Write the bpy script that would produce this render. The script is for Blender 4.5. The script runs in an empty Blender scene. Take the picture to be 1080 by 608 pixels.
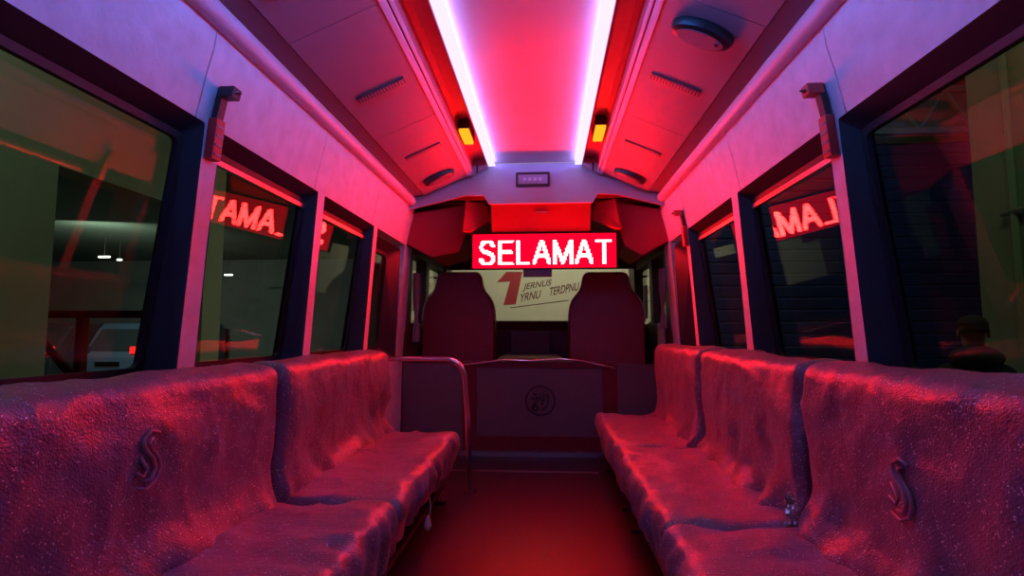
import bpy, bmesh, math, random
from mathutils import Vector, Matrix, noise
random.seed(7)
C = bpy.context.scene
COL = C.collection
PI = math.pi

# ------------------------------------------------------------------ camera
FPX = 560.0; W, HH = 1080, 608; EYE = Vector((0.085, 0.0, 0.93))
yaw = math.atan(37/FPX); pitch = math.atan(46/math.hypot(FPX, 37))
cd = bpy.data.cameras.new('camera'); cam = bpy.data.objects.new('camera', cd); COL.objects.link(cam)
cd.sensor_width = 36; cd.lens = 36*FPX/W; cd.clip_start = 0.02; cd.clip_end = 200
cam.location = EYE; cam.rotation_euler = (PI/2+pitch, 0, yaw)
C.camera = cam
FW = Vector((-math.sin(yaw)*math.cos(pitch), math.cos(yaw)*math.cos(pitch), math.sin(pitch)))
RT = Vector((math.cos(yaw), math.sin(yaw), 0)); UP = RT.cross(FW)
def at(px, py, **k):
    d = FW*FPX + RT*(px-540) - UP*(py-304)
    a, v = list(k.items())[0]; i = 'XYZ'.index(a)
    return EYE + d*((v-EYE[i])/d[i])

# ------------------------------------------------------------------ world, exposure
w = bpy.data.worlds.new('night'); C.world = w; w.use_nodes = True
w.node_tree.nodes['Background'].inputs[0].default_value = (0.02, 0.03, 0.035, 1)
w.node_tree.nodes['Background'].inputs[1].default_value = 0.12
C.view_settings.view_transform = 'Standard'; C.view_settings.look = 'None'
C.view_settings.exposure = 0.0; C.view_settings.gamma = 1.0; C.view_settings.use_curve_mapping = False

SIGN_LETTER = (235.0, 1.9, 1.9)     # radiance of the red LED dots
SIGN_FACE = (1.6, 0.0, 0.03)
TAPE2 = (17.0, 13.0, 52.0)
TAPE = (10.0, 72.0, 310.0)             # violet white LED tape hidden in the cove
LENS = (1.05, 0.88, 1.6)              # diffuser lens under the tape

def area_lamp(name, loc, target, size, energy, color, label):
    d = bpy.data.lights.new(name, 'AREA'); d.shape = 'RECTANGLE'; d.size = size[0]; d.size_y = size[1]
    d.energy = energy; d.color = color
    o = bpy.data.objects.new(name, d); COL.objects.link(o); o.location = loc
    o.rotation_euler = (Vector(target)-Vector(loc)).to_track_quat('-Z', 'Y').to_euler()
    return o
area_lamp('garage_front_light', (0.6, 7.0, 3.6), (0.2, 9.2, 1.2), (2.5, 0.3), 66, (1.0, 0.93, 0.68), '')
area_lamp('garage_left_light', (-2.6, 2.2, 4.0), (-4.2, 3.0, 1.0), (1.6, 0.3), 11, (0.72, 1.0, 0.72), '')
area_lamp('garage_right_light', (2.6, 2.6, 4.0), (4.2, 3.2, 1.0), (1.6, 0.3), 8, (0.66, 1.0, 0.6), '')
area_lamp('garage_rear_left_light', (-10.8, 11.6, 3.2), (-11.6, 15.0, -0.2), (1.2, 0.2), 150, (0.8, 1.0, 0.85), '')
area_lamp('garage_rear_right_light', (4.0, 5.4, 4.2), (4.2, 7.2, 1.5), (1.2, 0.2), 5, (0.62, 0.85, 1.0), '')

# ------------------------------------------------------------------ materials
def sock(n, name):
    return n.inputs[name]
def mat(name, color, rough=0.5, metal=0.0, spec=0.5, coat=0.0, coat_r=0.1, noise_s=0, noise_a=0.0, bump=0.0, bump_s=50, kind='noise', stretch=None, sheen=0):
    m = bpy.data.materials.new(name); m.use_nodes = True; nt = m.node_tree; p = nt.nodes['Principled BSDF']
    p.inputs['Base Color'].default_value = (*color, 1); p.inputs['Roughness'].default_value = rough
    p.inputs['Metallic'].default_value = metal; p.inputs['Specular IOR Level'].default_value = spec
    p.inputs['Coat Weight'].default_value = coat; p.inputs['Coat Roughness'].default_value = coat_r
    p.inputs['Sheen Weight'].default_value = sheen
    tc = nt.nodes.new('ShaderNodeTexCoord'); mp = nt.nodes.new('ShaderNodeMapping')
    nt.links.new(tc.outputs['Object'], mp.inputs['Vector'])
    if stretch: mp.inputs['Scale'].default_value = stretch
    ns = nt.nodes.new('ShaderNodeTexNoise'); ns.inputs['Scale'].default_value = noise_s or 6; ns.inputs['Detail'].default_value = 5
    nt.links.new(mp.outputs[0], ns.inputs['Vector'])
    mx = nt.nodes.new('ShaderNodeMix'); mx.data_type = 'RGBA'
    a = noise_a or 0.08
    mx.inputs[6].default_value = (*[c*(1-a) for c in color], 1); mx.inputs[7].default_value = (*[min(1, c*(1+a)) for c in color], 1)
    nt.links.new(ns.outputs['Fac'], mx.inputs[0]); nt.links.new(mx.outputs[2], p.inputs['Base Color'])
    if bump:
        if kind == 'noise':
            t = nt.nodes.new('ShaderNodeTexNoise'); t.inputs['Scale'].default_value = bump_s; t.inputs['Detail'].default_value = 4; out = t.outputs['Fac']
        else:
            t = nt.nodes.new('ShaderNodeTexVoronoi'); t.inputs['Scale'].default_value = bump_s; out = t.outputs['Distance']
        nt.links.new(mp.outputs[0], t.inputs['Vector'])
        b = nt.nodes.new('ShaderNodeBump'); b.inputs['Strength'].default_value = bump; b.inputs['Distance'].default_value = 0.003
        nt.links.new(out, b.inputs['Height']); nt.links.new(b.outputs[0], p.inputs['Normal'])
    return m
def emat(name, rgb):
    m = bpy.data.materials.new(name); m.use_nodes = True; nt = m.node_tree; nt.nodes.clear()
    e = nt.nodes.new('ShaderNodeEmission'); o = nt.nodes.new('ShaderNodeOutputMaterial')
    s = max(rgb); e.inputs[0].default_value = (*[c/s for c in rgb], 1); e.inputs[1].default_value = s
    nt.links.new(e.outputs[0], o.inputs[0]); return m
def glass(name, tint, ior=1.5):
    m = bpy.data.materials.new(name); m.use_nodes = True; nt = m.node_tree; nt.nodes.clear()
    o = nt.nodes.new('ShaderNodeOutputMaterial'); mx = nt.nodes.new('ShaderNodeMixShader')
    f0 = ((ior-1)/(ior+1))**2
    g = nt.nodes.new('ShaderNodeNewGeometry'); dp = nt.nodes.new('ShaderNodeVectorMath'); dp.operation = 'DOT_PRODUCT'
    nt.links.new(g.outputs['Incoming'], dp.inputs[0]); nt.links.new(g.outputs['Normal'], dp.inputs[1])
    def mth(op, a, b_=None):
        n = nt.nodes.new('ShaderNodeMath'); n.operation = op
        for i, v in enumerate((a, b_)):
            if v is None: continue
            if hasattr(v, 'is_linked'): nt.links.new(v, n.inputs[i])
            else: n.inputs[i].default_value = v
        return n.outputs[0]
    ab = mth('ABSOLUTE', dp.outputs['Value']); om = mth('SUBTRACT', 1.0, ab); pw = mth('POWER', om, 5.0)
    fac = mth('ADD', mth('MULTIPLY', pw, 1-f0), f0)
    tr = nt.nodes.new('ShaderNodeBsdfTransparent'); tr.inputs[0].default_value = (*tint, 1)
    gl = nt.nodes.new('ShaderNodeBsdfGlossy'); gl.inputs['Roughness'].default_value = 0.0; gl.inputs[0].default_value = (1, 1, 1, 1)
    nt.links.new(fac, mx.inputs[0]); nt.links.new(tr.outputs[0], mx.inputs[1]); nt.links.new(gl.outputs[0], mx.inputs[2])
    nt.links.new(mx.outputs[0], o.inputs[0]); return m

def seat_fabric(name, color):
    """mauve upholstery under a crinkled clear plastic slipcover with beaded bumps and painted glints"""
    m = bpy.data.materials.new(name); m.use_nodes = True; nt = m.node_tree; N = nt.nodes; L = nt.links; p = N['Principled BSDF']
    tc = N.new('ShaderNodeTexCoord')
    def nz(s, d=4):
        t = N.new('ShaderNodeTexNoise'); t.inputs['Scale'].default_value = s; t.inputs['Detail'].default_value = d
        L.new(tc.outputs['Object'], t.inputs[0]); return t
    big = nz(7); mx = N.new('ShaderNodeMix'); mx.data_type = 'RGBA'
    mx.inputs[6].default_value = (*[c*0.6 for c in color], 1); mx.inputs[7].default_value = (*[min(1, c*1.4) for c in color], 1)
    L.new(big.outputs['Fac'], mx.inputs[0])
    # fine diagonal weave
    mp = N.new('ShaderNodeMapping'); mp.inputs['Rotation'].default_value = (0.7, 0, 0.3); L.new(tc.outputs['Object'], mp.inputs[0])
    wv = N.new('ShaderNodeTexWave'); wv.inputs['Scale'].default_value = 42; wv.inputs['Distortion'].default_value = 2.5; wv.inputs['Detail'].default_value = 2; wv.inputs['Detail Scale'].default_value = 3
    wv.bands_direction = 'Z'; L.new(mp.outputs[0], wv.inputs[0])
    m2 = N.new('ShaderNodeMix'); m2.data_type = 'RGBA'; m2.blend_type = 'MULTIPLY'; m2.inputs[0].default_value = 0.35
    L.new(mx.outputs[2], m2.inputs[6]); L.new(wv.outputs['Color'], m2.inputs[7])
    # glints of the plastic cover painted as pale dots over the weave
    v = N.new('ShaderNodeTexVoronoi'); v.inputs['Scale'].default_value = 210; v.inputs['Randomness'].default_value = 1.0; L.new(tc.outputs['Object'], v.inputs[0])
    sp = N.new('ShaderNodeSeparateColor'); L.new(v.outputs['Color'], sp.inputs[0])
    pick = N.new('ShaderNodeMath'); pick.operation = 'GREATER_THAN'; pick.inputs[1].default_value = 0.89; L.new(sp.outputs[0], pick.inputs[0])
    core = N.new('ShaderNodeMath'); core.operation = 'LESS_THAN'; core.inputs[1].default_value = 0.34; L.new(v.outputs['Distance'], core.inputs[0])
    glint = N.new('ShaderNodeMath'); glint.operation = 'MULTIPLY'; L.new(pick.outputs[0], glint.inputs[0]); L.new(core.outputs[0], glint.inputs[1])
    m3 = N.new('ShaderNodeMix'); m3.data_type = 'RGBA'; m3.inputs[7].default_value = (0.95, 0.75, 0.75, 1)
    L.new(glint.outputs[0], m3.inputs[0]); L.new(m2.outputs[2], m3.inputs[6]); L.new(m3.outputs[2], p.inputs['Base Color'])
    p.inputs['Roughness'].default_value = 0.42; p.inputs['Specular IOR Level'].default_value = 0.7
    p.inputs['Coat Weight'].default_value = 0.6; p.inputs['Coat Roughness'].default_value = 0.26; p.inputs['Sheen Weight'].default_value = 0.15
    wr = nz(6, 6); fine = nz(260, 3)
    b1 = N.new('ShaderNodeBump'); b1.inputs['Strength'].default_value = 0.6; b1.inputs['Distance'].default_value = 0.05; L.new(wr.outputs['Fac'], b1.inputs['Height'])
    b2 = N.new('ShaderNodeBump'); b2.inputs['Strength'].default_value = 0.55; b2.inputs['Distance'].default_value = 0.0022
    L.new(v.outputs['Distance'], b2.inputs['Height']); L.new(b1.outputs[0], b2.inputs['Normal'])
    b3 = N.new('ShaderNodeBump'); b3.inputs['Strength'].default_value = 0.4; b3.inputs['Distance'].default_value = 0.002
    L.new(fine.outputs['Fac'], b3.inputs['Height']); L.new(b2.outputs[0], b3.inputs['Normal'])
    L.new(b3.outputs[0], p.inputs['Normal']); L.new(b3.outputs[0], p.inputs['Coat Normal'])
    return m

M = dict(
    wall=mat('wall_vinyl', (0.62, 0.60, 0.66), 0.55, noise_s=16, noise_a=0.26, bump=0.5, bump_s=70),
    ceil=mat('ceiling_vinyl', (0.62, 0.58, 0.62), 0.42, noise_s=5, noise_a=0.05, bump=0.1, bump_s=120),
    duct=mat('duct_vinyl', (0.29, 0.23, 0.27), 0.5, noise_s=5, noise_a=0.06, bump=0.25, bump_s=300),
    band=mat('duct_band', (0.2, 0.15, 0.17), 0.55),
    recess=mat('recess_sign_lit_red', (0.60, 0.10, 0.13), 0.5), trimlilac=mat('pale_edge_trim', (0.6, 0.55, 0.68), 0.4),  # recess: the sign's red light is put into the base colour
    cornice=mat('cornice_padding', (0.60, 0.52, 0.60), 0.45, bump=0.2, bump_s=200),
    header=mat('header_vinyl', (0.42, 0.42, 0.5), 0.5, bump=0.15, bump_s=200),
    rubber=mat('black_rubber', (0.012, 0.012, 0.013), 0.6),
    reveal=mat('window_reveal', (0.028, 0.030, 0.036), 0.5),
    floor=mat('floor_vinyl', (0.010, 0.008, 0.011), 0.42, noise_s=60, noise_a=0.35, bump=0.15, bump_s=250, spec=0.5),
    black=mat('black_plastic', (0.015, 0.015, 0.018), 0.35),
    steel=mat('black_steel', (0.02, 0.02, 0.022), 0.45),
    chrome=mat('chrome', (0.75, 0.75, 0.78), 0.12, metal=1.0),
    alu=mat('brushed_aluminium', (0.5, 0.5, 0.55), 0.32, metal=1.0, stretch=(1, 30, 1), noise_s=10),
    red=mat('red_plastic', (0.55, 0.035, 0.03), 0.35),
    amber=emat('amber_lens', (2.0, 0.55, 0.02)),
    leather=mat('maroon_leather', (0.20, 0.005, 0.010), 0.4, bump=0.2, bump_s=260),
    piping=mat('pale_piping', (0.5, 0.42, 0.4), 0.5),
    panel=mat('partition_laminate', (0.13, 0.10, 0.11), 0.42, noise_s=90, noise_a=0.2),
    frame=mat('partition_frame', (0.12, 0.008, 0.014), 0.3),
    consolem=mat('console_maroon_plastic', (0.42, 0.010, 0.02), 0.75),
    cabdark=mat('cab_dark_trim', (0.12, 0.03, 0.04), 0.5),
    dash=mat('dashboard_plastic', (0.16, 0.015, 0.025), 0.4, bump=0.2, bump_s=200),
    tape=emat('led_tape_light', TAPE), tape2=emat('led_front_tape_light', TAPE2), lens=emat('led_lens_light', LENS),
    letter=emat('led_dot_light', SIGN_LETTER), face=emat('led_sign_face_light', SIGN_FACE),
    glass=glass('window_glass', (0.90, 0.93, 0.90), 1.42), wglass=glass('windshield_glass', (0.93, 0.95, 0.92)),
    fabric=seat_fabric('bench_slipcover', (0.23, 0.075, 0.135)),
    fabric2=seat_fabric('bench_slipcover_cushion', (0.26, 0.085, 0.15)),
    logo=mat('embossed_plastic', (0.33, 0.15, 0.21), 0.4, coat=0.3),
    tag=mat('white_tag', (0.7, 0.68, 0.6), 0.5),
    ggreen=mat('garage_green_wall', (0.30, 0.36, 0.26), 0.85, noise_s=1.5, noise_a=0.2, bump=0.3, bump_s=20),
    gcream=mat('garage_cream_wall', (0.68, 0.65, 0.50), 0.85, noise_s=2, noise_a=0.06),
    gdark=mat('garage_dark_wall', (0.10, 0.11, 0.10), 0.85, noise_s=1.5, noise_a=0.3),
    gfloor=mat('garage_concrete', (0.16, 0.16, 0.15), 0.75, noise_s=2, noise_a=0.25, bump=0.2, bump_s=30),
    gceil=mat('garage_roof_sheet', (0.14, 0.17, 0.13), 0.8),
    blue=mat('blue_shutter_paint', (0.015, 0.03, 0.13), 0.55, noise_s=3, noise_a=0.25),
    girder=mat('girder_paint', (0.2, 0.21, 0.19), 0.6),
    posterred=mat('poster_red_ink', (0.45, 0.03, 0.05), 0.6), posterink=mat('poster_dark_ink', (0.16, 0.05, 0.045), 0.6), posterwhite=mat('poster_vinyl', (0.72, 0.66, 0.54), 0.7),
    vanpaint=mat('van_grey_blue_paint', (0.05, 0.075, 0.12), 0.3, coat=0.5), vanglass=mat('van_dark_glass', (0.02, 0.025, 0.03), 0.08),
    taillamp=emat('tail_lamp_light', (1.6, 0.03, 0.03)), tube=emat('tube_light', (3.5, 3.8, 3.2)),
    lcd=mat('lcd_grey', (0.30, 0.32, 0.42), 0.2), lcdmark=mat('lcd_mark', (0.5, 0.52, 0.62), 0.3),
    cloth=mat('dark_jacket_cloth', (0.02, 0.02, 0.028), 0.8), skin=mat('skin', (0.30, 0.16, 0.11), 0.5), hair=mat('black_hair', (0.012, 0.01, 0.01), 0.6),
    curtain=mat('grey_curtain_cloth', (0.30, 0.27, 0.29), 0.8, bump=0.3, bump_s=200), paper=mat('white_paper', (0.55, 0.53, 0.55), 0.7),
    speakerm=mat('speaker_grey_mesh', (0.20, 0.14, 0.18), 0.5, bump=0.9, bump_s=500, kind='voronoi'), vent=mat('vent_dark_plastic', (0.05, 0.045, 0.055), 0.4), ventslat=mat('vent_slat_plastic', (0.24, 0.2, 0.24), 0.4),
)

# ------------------------------------------------------------------ mesh helpers
class MB:
    def __init__(s): s.v = []; s.f = []; s.mi = []; s.mats = []
    def slot(s, m):
        if m not in s.mats: s.mats.append(m)
        return s.mats.index(m)
    def add(s, vs, fs, m=None):
        b = len(s.v); s.v += [Vector(v) for v in vs]; k = s.slot(m) if m else 0
        for f in fs: s.f.append([b+i for i in f]); s.mi.append(k)
    def box(s, a, b, m=None):
        x0, y0, z0 = [min(a[i], b[i]) for i in range(3)]; x1, y1, z1 = [max(a[i], b[i]) for i in range(3)]
        s.add([(x0,y0,z0),(x1,y0,z0),(x1,y1,z0),(x0,y1,z0),(x0,y0,z1),(x1,y0,z1),(x1,y1,z1),(x0,y1,z1)],
              [(0,3,2,1),(4,5,6,7),(0,1,5,4),(1,2,6,5),(2,3,7,6),(3,0,4,7)], m)
    def prism(s, prof, y0, y1, m=None):       # profile in XZ swept along Y
        n = len(prof); vs = [(x, y0, z) for x, z in prof]+[(x, y1, z) for x, z in prof]
        s.add(vs, [tuple(range(n)), tuple(range(2*n-1, n-1, -1))]+[(i, n+i, n+(i+1) % n, (i+1) % n) for i in range(n)], m)
    def prism_on(s, pts, off, m=None):        # polygon of 3-D points extruded by vector off
        n = len(pts); pts = [Vector(p) for p in pts]; off = Vector(off)
        s.add(pts+[p+off for p in pts], [tuple(range(n)), tuple(range(2*n-1, n-1, -1))]+[(i, n+i, n+(i+1) % n, (i+1) % n) for i in range(n)], m)
    def tube(s, pts, r, n=12, m=None, cap=True):
        pts = [Vector(p) for p in pts]; rs = r if isinstance(r, (list, tuple)) else [r]*len(pts)
        rings = []; prev = None
        for i, p in enumerate(pts):
            t = (pts[min(i+1, len(pts)-1)]-pts[max(i-1, 0)]).normalized()
            u = prev-t*prev.dot(t) if prev is not None else t.orthogonal()
            if u.length < 1e-6: u = t.orthogonal()
            u.normalize(); prev = u; v = t.cross(u)
            rings.append([p+(u*math.cos(a)+v*math.sin(a))*rs[i] for a in [2*PI*k/n for k in range(n)]])
        vs = [q for rg in rings for q in rg]; fs = []
        for i in range(len(pts)-1):
            for k in range(n): fs.append((i*n+k, i*n+(k+1) % n, (i+1)*n+(k+1) % n, (i+1)*n+k))
        if cap: fs += [tuple(range(n-1, -1, -1)), tuple((len(pts)-1)*n+k for k in range(n))]
        s.add(vs, fs, m)
    def build(s, name, m, parent=None, smooth=False, bevel=0, loc=None):
        me = bpy.data.meshes.new(name); me.from_pydata([tuple(v) for v in s.v], [], s.f)
        ms = s.mats if s.mats else [m]
        for q in ms: me.materials.append(q)
        if s.mats:
            for p, k in zip(me.polygons, s.mi): p.material_index = k
        bm = bmesh.new(); bm.from_mesh(me); bmesh.ops.recalc_face_normals(bm, faces=bm.faces)
        if bevel: bmesh.ops.bevel(bm, geom=[e for e in bm.edges if len(e.link_faces) == 2 and e.calc_face_angle(0) > 0.5], offset=bevel, segments=2, affect='EDGES', profile=0.6)
        bm.to_mesh(me); bm.free()
        if smooth:
            for p in me.polygons: p.use_smooth = True
        o = bpy.data.objects.new(name, me); COL.objects.link(o)
        if smooth == 'auto':
            md = o.modifiers.new('wn', 'EDGE_SPLIT'); md.split_angle = math.radians(35)
        if parent is not None:
            o.parent = parent; me.transform(Matrix.Translation(-world_loc(parent)))
        elif loc is not None:
            me.transform(Matrix.Translation(-Vector(loc))); o.location = loc
        return o
def world_loc(o):
    v = Vector((0, 0, 0))
    while o is not None: v += o.location; o = o.parent
    return v
def struct(o, label=None):
    o['kind'] = 'structure'
    if label: o['label'] = label
    return o
def tag(o, label, cat, group=None):
    o['label'] = label; o['category'] = cat
    if group: o['group'] = group
    return o
def thing(name, loc, label, cat, group=None):
    o = bpy.data.objects.new(name, None); COL.objects.link(o); o.location = loc; o.empty_display_size = 0.05
    return tag(o, label, cat, group)
def rpoly(pts, rad, n=5):
    out = []; N = len(pts)
    for i in range(N):
        p = Vector(pts[i]); a = Vector(pts[i-1]); b = Vector(pts[(i+1) % N]); r = rad[i] if isinstance(rad, (list, tuple)) else rad
        u = (a-p); v = (b-p); r = min(r, u.length*0.49, v.length*0.49); u.normalize(); v.normalize()
        for k in range(n+1):
            t = k/n; out.append(tuple(p+u*r*(1-t)**2+v*r*t**2))
    return out

# ------------------------------------------------------------------ bus shell
Y0, YB, YP, YS = -1.5, 3.9, 4.1, 4.03
def xw(z):      # inner wall skin half width
    pts = [(0.0, 1.05), (0.82, 1.042), (1.585, 0.985), (1.72, 0.958), (1.80, 0.937), (1.9, 0.925)]
    for (a, xa), (b, xb) in zip(pts, pts[1:]):
        if z <= b: return xa+(xb-xa)*(z-a)/(b-a)
    return pts[-1][1]
def xg(z): return 1.147-(z-0.8)*math.tan(math.radians(7.2))     # glass plane
ZI0, ZI1, ZG0, ZG1 = 0.72, 1.585, 0.80, 1.545

b = MB(); b.box((-1.15, Y0, -0.12), (1.15, 6.2, 0.0)); fl = struct(b.build('floor', M['floor']))
# ceiling: centre panel and roof slab
b = MB()
b.prism([(-0.31, 2.195), (0.31, 2.195), (0.31, 2.26), (-0.31, 2.26)], Y0, YB, M['ceil'])
b.prism([(-1.05, 1.98), (-0.9, 2.2), (-0.5, 2.27), (0.5, 2.27), (0.9, 2.2), (1.05, 1.98), (1.12, 1.98), (1.0, 2.26), (0.6, 2.36), (-0.6, 2.36), (-1.0, 2.26), (-1.12, 1.98)], Y0, YB+0.1, M['ceil'])
struct(b.build('ceiling', M['ceil']))
for s, side in ((-1, 'left'), (1, 'right')):
    P = [(1.555, 1.635), (2.385, 2.46), (3.195, 3.265)] if s < 0 else [(1.655, 1.72), (2.53, 2.61), (3.41, 3.48)]
    yend = 3.93
    b = MB()
    low = [(xw(0)*s, 0), (xw(ZI0)*s, ZI0), (1.20*s, ZI0), (1.22*s, 0.0)]
    b.prism(low, Y0, YP+0.02, M['wall'])
    # upper panels with seam grooves
    seams = [Y0]+[p[0]-0.045 for p in P]+[yend+0.03]
    inner = [(xw(z)*s, z) for z in (1.585, 1.65, 1.72, 1.76, 1.80, 1.84, 1.88)]
    prof = inner+[(0.99*s, 1.98), (1.10*s, 1.98), (1.10*s, 1.585)]
    for a, c in zip(seams, seams[1:]):
        b.prism(prof, a+0.003, c-0.003, M['wall'])
    deep = [(xw(z)*s+0.008*s, z) for z in (1.59, 1.65, 1.72, 1.76, 1.80, 1.84, 1.88)]+[(0.99*s, 1.97), (1.09*s, 1.97), (1.09*s, 1.59)]
    b.prism(deep, Y0, yend+0.03, M['rubber'])
    for (a, c) in P:
        b.prism([(xw(z)*s, z) for z in (ZI0, 1.2, ZI1)]+[(xg(ZI1)*s+0.03*s, ZI1), (xg(ZI0)*s+0.03*s, ZI0)], a, c, M['wall'])
    b.prism([(xw(z)*s, z) for z in (ZI0, 1.2, ZI1)]+[(xg(ZI1)*s+0.03*s, ZI1), (xg(ZI0)*s+0.03*s, ZI0)], yend-0.02, YP+0.02, M['wall'])
    struct(b.build('wall_'+side, M['wall']))
    # windows
    edges = [Y0-0.0]+[v for p in P for v in p]+[yend-0.02]
    wins = [(edges[i], edges[i+1]) for i in range(0, len(edges), 2)]
    for k, (a, c) in enumerate(wins):
        nw = k+1+(0 if s < 0 else 4)
        slant = 0.20 if k == 3 else 0.0
        def ring(y_a, y_b, zl, zh, xf, sl, r):
            pr = [(y_a, zl), (y_b, zl), (y_b-sl, zh), (y_a, zh)]
            return [(xf(z)*s, y, z) for y, z in rpoly(pr, r, 5)]
        if k == 3:
            A = ring(a, c, ZI0, ZI1-0.05, xw, 0.10, 0.03); G = ring(a+0.02, c-0.12, ZG0, ZG1-0.06, xg, 0.10, 0.06)
        else:
            A = ring(a, c, ZI0, ZI1, xw, 0, 0.012); G = ring(a+0.012, c-0.012, ZG0, ZG1, xg, 0, 0.03)
        R1 = [((x+ (0.004*s)), y, z) for x, y, z in G]
        # rubber gasket inner edge
        def shrink(rg, d):
            cy = sum(q[1] for q in rg)/len(rg); cz = sum(q[2] for q in rg)/len(rg)
            hy = max(q[1] for q in rg)-cy; hz = max(q[2] for q in rg)-cz
            out = []
            for x, y, z in rg:
                yy = cy+(y-cy)*(1-d/hy); zz = cz+(z-cz)*(1-d/hz); out.append(((xg(zz)-0.003)*s, yy, zz))
            return out
        G2 = shrink(G, 0.022)
        n = len(A); mb = MB()
        mb.add(A+G, [(i, (i+1) % n, n+(i+1) % n, n+i) for i in range(n)], M['reveal'])
        G3 = [(xg(z)*s-0.012*s, y, z) for x, y, z in G]; G4 = [(xg(z)*s-0.012*s, y, z) for x, y, z in G2]; G5 = [(xg(z)*s+0.004*s, y, z) for x, y, z in G2]
        mb.add(G3+G4+G5, [(i, (i+1) % n, n+(i+1) % n, n+i) for i in range(n)]+[(n+i, n+(i+1) % n, 2*n+(i+1) % n, 2*n+i) for i in range(n)], M['rubber'])
        outr = [(xg(z)*s+0.035*s, y, z) for x, y, z in A]
        mb.add(A+outr, [(i, (i+1) % n, n+(i+1) % n, n+i) for i in range(n)], M['rubber'])
        mb.add([(xg(z)*s+0.006*s, y, z) for x, y, z in A]+[(xg(z)*s+0.006*s, y, z) for x, y, z in G2], [(i, (i+1) % n, n+(i+1) % n, n+i) for i in range(n)], M['rubber'])
        wo = struct(mb.build('window_%d' % nw, M['rubber']))
        pg = MB(); pg.prism_on([(xg(z)*s, y, z) for x, y, z in G], (0.005*s, 0, 0)); pg.build('pane', M['glass'], wo)
        # aluminium slide rail across the top of the windows
        if k in (1, 2):
            rb = MB(); z0 = 1.50
            rb.prism([((xg(z0)-0.02)*s, z0), ((xg(z0)-0.002)*s, z0), ((xg(z0)-0.006)*s, z0+0.018), ((xg(z0)-0.022)*s, z0+0.018)], a+0.03, c-0.03)
            rb.build('slide_rail', M['red'] if False else M['alu'], wo)
    # overhead duct (solid prism with seams)
    dq = thing('air_duct', (0.68*s, 1.2, 1.99), 'long grey overhead air duct above the %s windows, with louvre vents' % side, 'air duct')
    b = MB(); pf = [(0.49*s, 2.078), (0.815*s, 1.937), (0.815*s, 2.10), (0.50*s, 2.24), (0.485*s, 2.13)]
    ys = [Y0, 0.75, 1.735, 2.68, 3.825] if s < 0 else [Y0, 0.75, 1.735, 2.74, 3.825]
    for a, c in zip(ys, ys[1:]): b.prism(pf, a+0.002, c-0.002)
    b.build('duct_panel', M['duct'], dq)
    b = MB(); b.prism([(0.822*s, 1.940), (0.90*s, 1.925), (0.95*s, 1.99), (0.82*s, 2.08)], Y0, 3.825)
    b.build('outer_band', M['band'], dq)
    b = MB(); b.prism(rpoly([(0.472*s, 2.084), (0.495*s, 2.072), (0.497*s, 2.080), (0.474*s, 2.094)], 0.002, 2), Y0, 3.84)
    b.prism(rpoly([(0.452*s, 2.098), (0.466*s, 2.090), (0.470*s, 2.100), (0.456*s, 2.108)], 0.002, 2), Y0, 3.84)
    b.build('edge_trim', M['trimlilac'], dq)
    # recess between trim and light cove
    b = MB(); b.prism([(0.347*s, 2.150), (0.354*s, 2.185), (0.37*s, 2.200), (0.43*s, 2.195), (0.452*s, 2.175), (0.458*s, 2.105), (0.482*s, 2.10), (0.485*s, 2.24), (0.347*s, 2.24)], Y0, 3.86)
    b.build('inner_recess', M['recess'], dq)
    b = MB(); b.prism([(0.350*s, 2.14), (0.47*s, 2.075), (0.49*s, 2.10), (0.49*s, 2.19), (0.350*s, 2.19)], 3.79, 3.862); b.box((0.415*s, 3.78, 2.09), (0.427*s, 3.793, 2.15), M['black']); b.mats.insert(0, M['header']); b.mi = [0 if i < 7 else 1 for i in range(len(b.f))]
    b.mats = [M['header'], M['black']]; b.build('end_cap', None, dq)
    # vents in the plane of the duct
    e = Vector((0.325*s, 0, -0.141)).normalized(); nrm = Vector((-0.141*s, 0, -0.325)).normalized(); o0 = Vector((0.49*s, 0, 2.078)); dl = 0.355
    for yy in (1.50, 2.25, 3.06) if s < 0 else (1.42, 2.28, 3.09):
        u0, u1 = 0.06, 0.29; g = MB(); hw = 0.024
        def P3(u, y, h): return o0+e*u+nrm*h+Vector((0, y, 0))
        ol = rpoly([(u0, yy-hw), (u1, yy-hw), (u1, yy+hw), (u0, yy+hw)], 0.008, 3)
        g.prism_on([P3(u, y, 0.0) for u, y in ol], nrm*0.006)
        gv = g.build('vent_grille', M['vent'], dq)
        g = MB()
        for j in range(15):
            u = u0+0.012+j*(u1-u0-0.024)/14
            g.prism_on([P3(u-0.0035, yy-hw+0.007, 0.005), P3(u+0.0035, yy-hw+0.007, 0.005), P3(u+0.0035, yy+hw-0.007, 0.005), P3(u-0.0035, yy+hw-0.007, 0.005)], nrm*0.006)
        g.build('louvre', M['ventslat'], gv)
    # speakers
    for yy, uc in (((3.56, 0.185),) if s < 0 else ((1.87, 0.175), (3.62, 0.185))):
        near = yy < 2.5
        lab = ('oval black speaker near the camera on the right overhead duct' if near else 'small oval black speaker at the front end of the %s overhead duct' % side)
        rt = thing('speaker', tuple(o0+e*uc+Vector((0, yy, 0))), lab, 'speaker')
        def ov(ru, ry, h, n=32): return [o0+e*(uc+ru*math.cos(2*PI*k/n))+nrm*h+Vector((0, yy+ry*math.sin(2*PI*k/n), 0)) for k in range(n)]
        rings = [ov(.115, .066, 0.001), ov(.115, .066, .012), ov(.108, .060, .028), ov(.095, .050, .034)]
        g = MB(); n = 32
        g.add([q for r_ in rings for q in r_], [(i*n+k, i*n+(k+1) % n, (i+1)*n+(k+1) % n, (i+1)*n+k) for i in range(3) for k in range(n)]+[tuple(range(3*n, 4*n)), tuple(range(n))])
        g.build('housing', M['black'], rt, smooth='auto')
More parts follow.
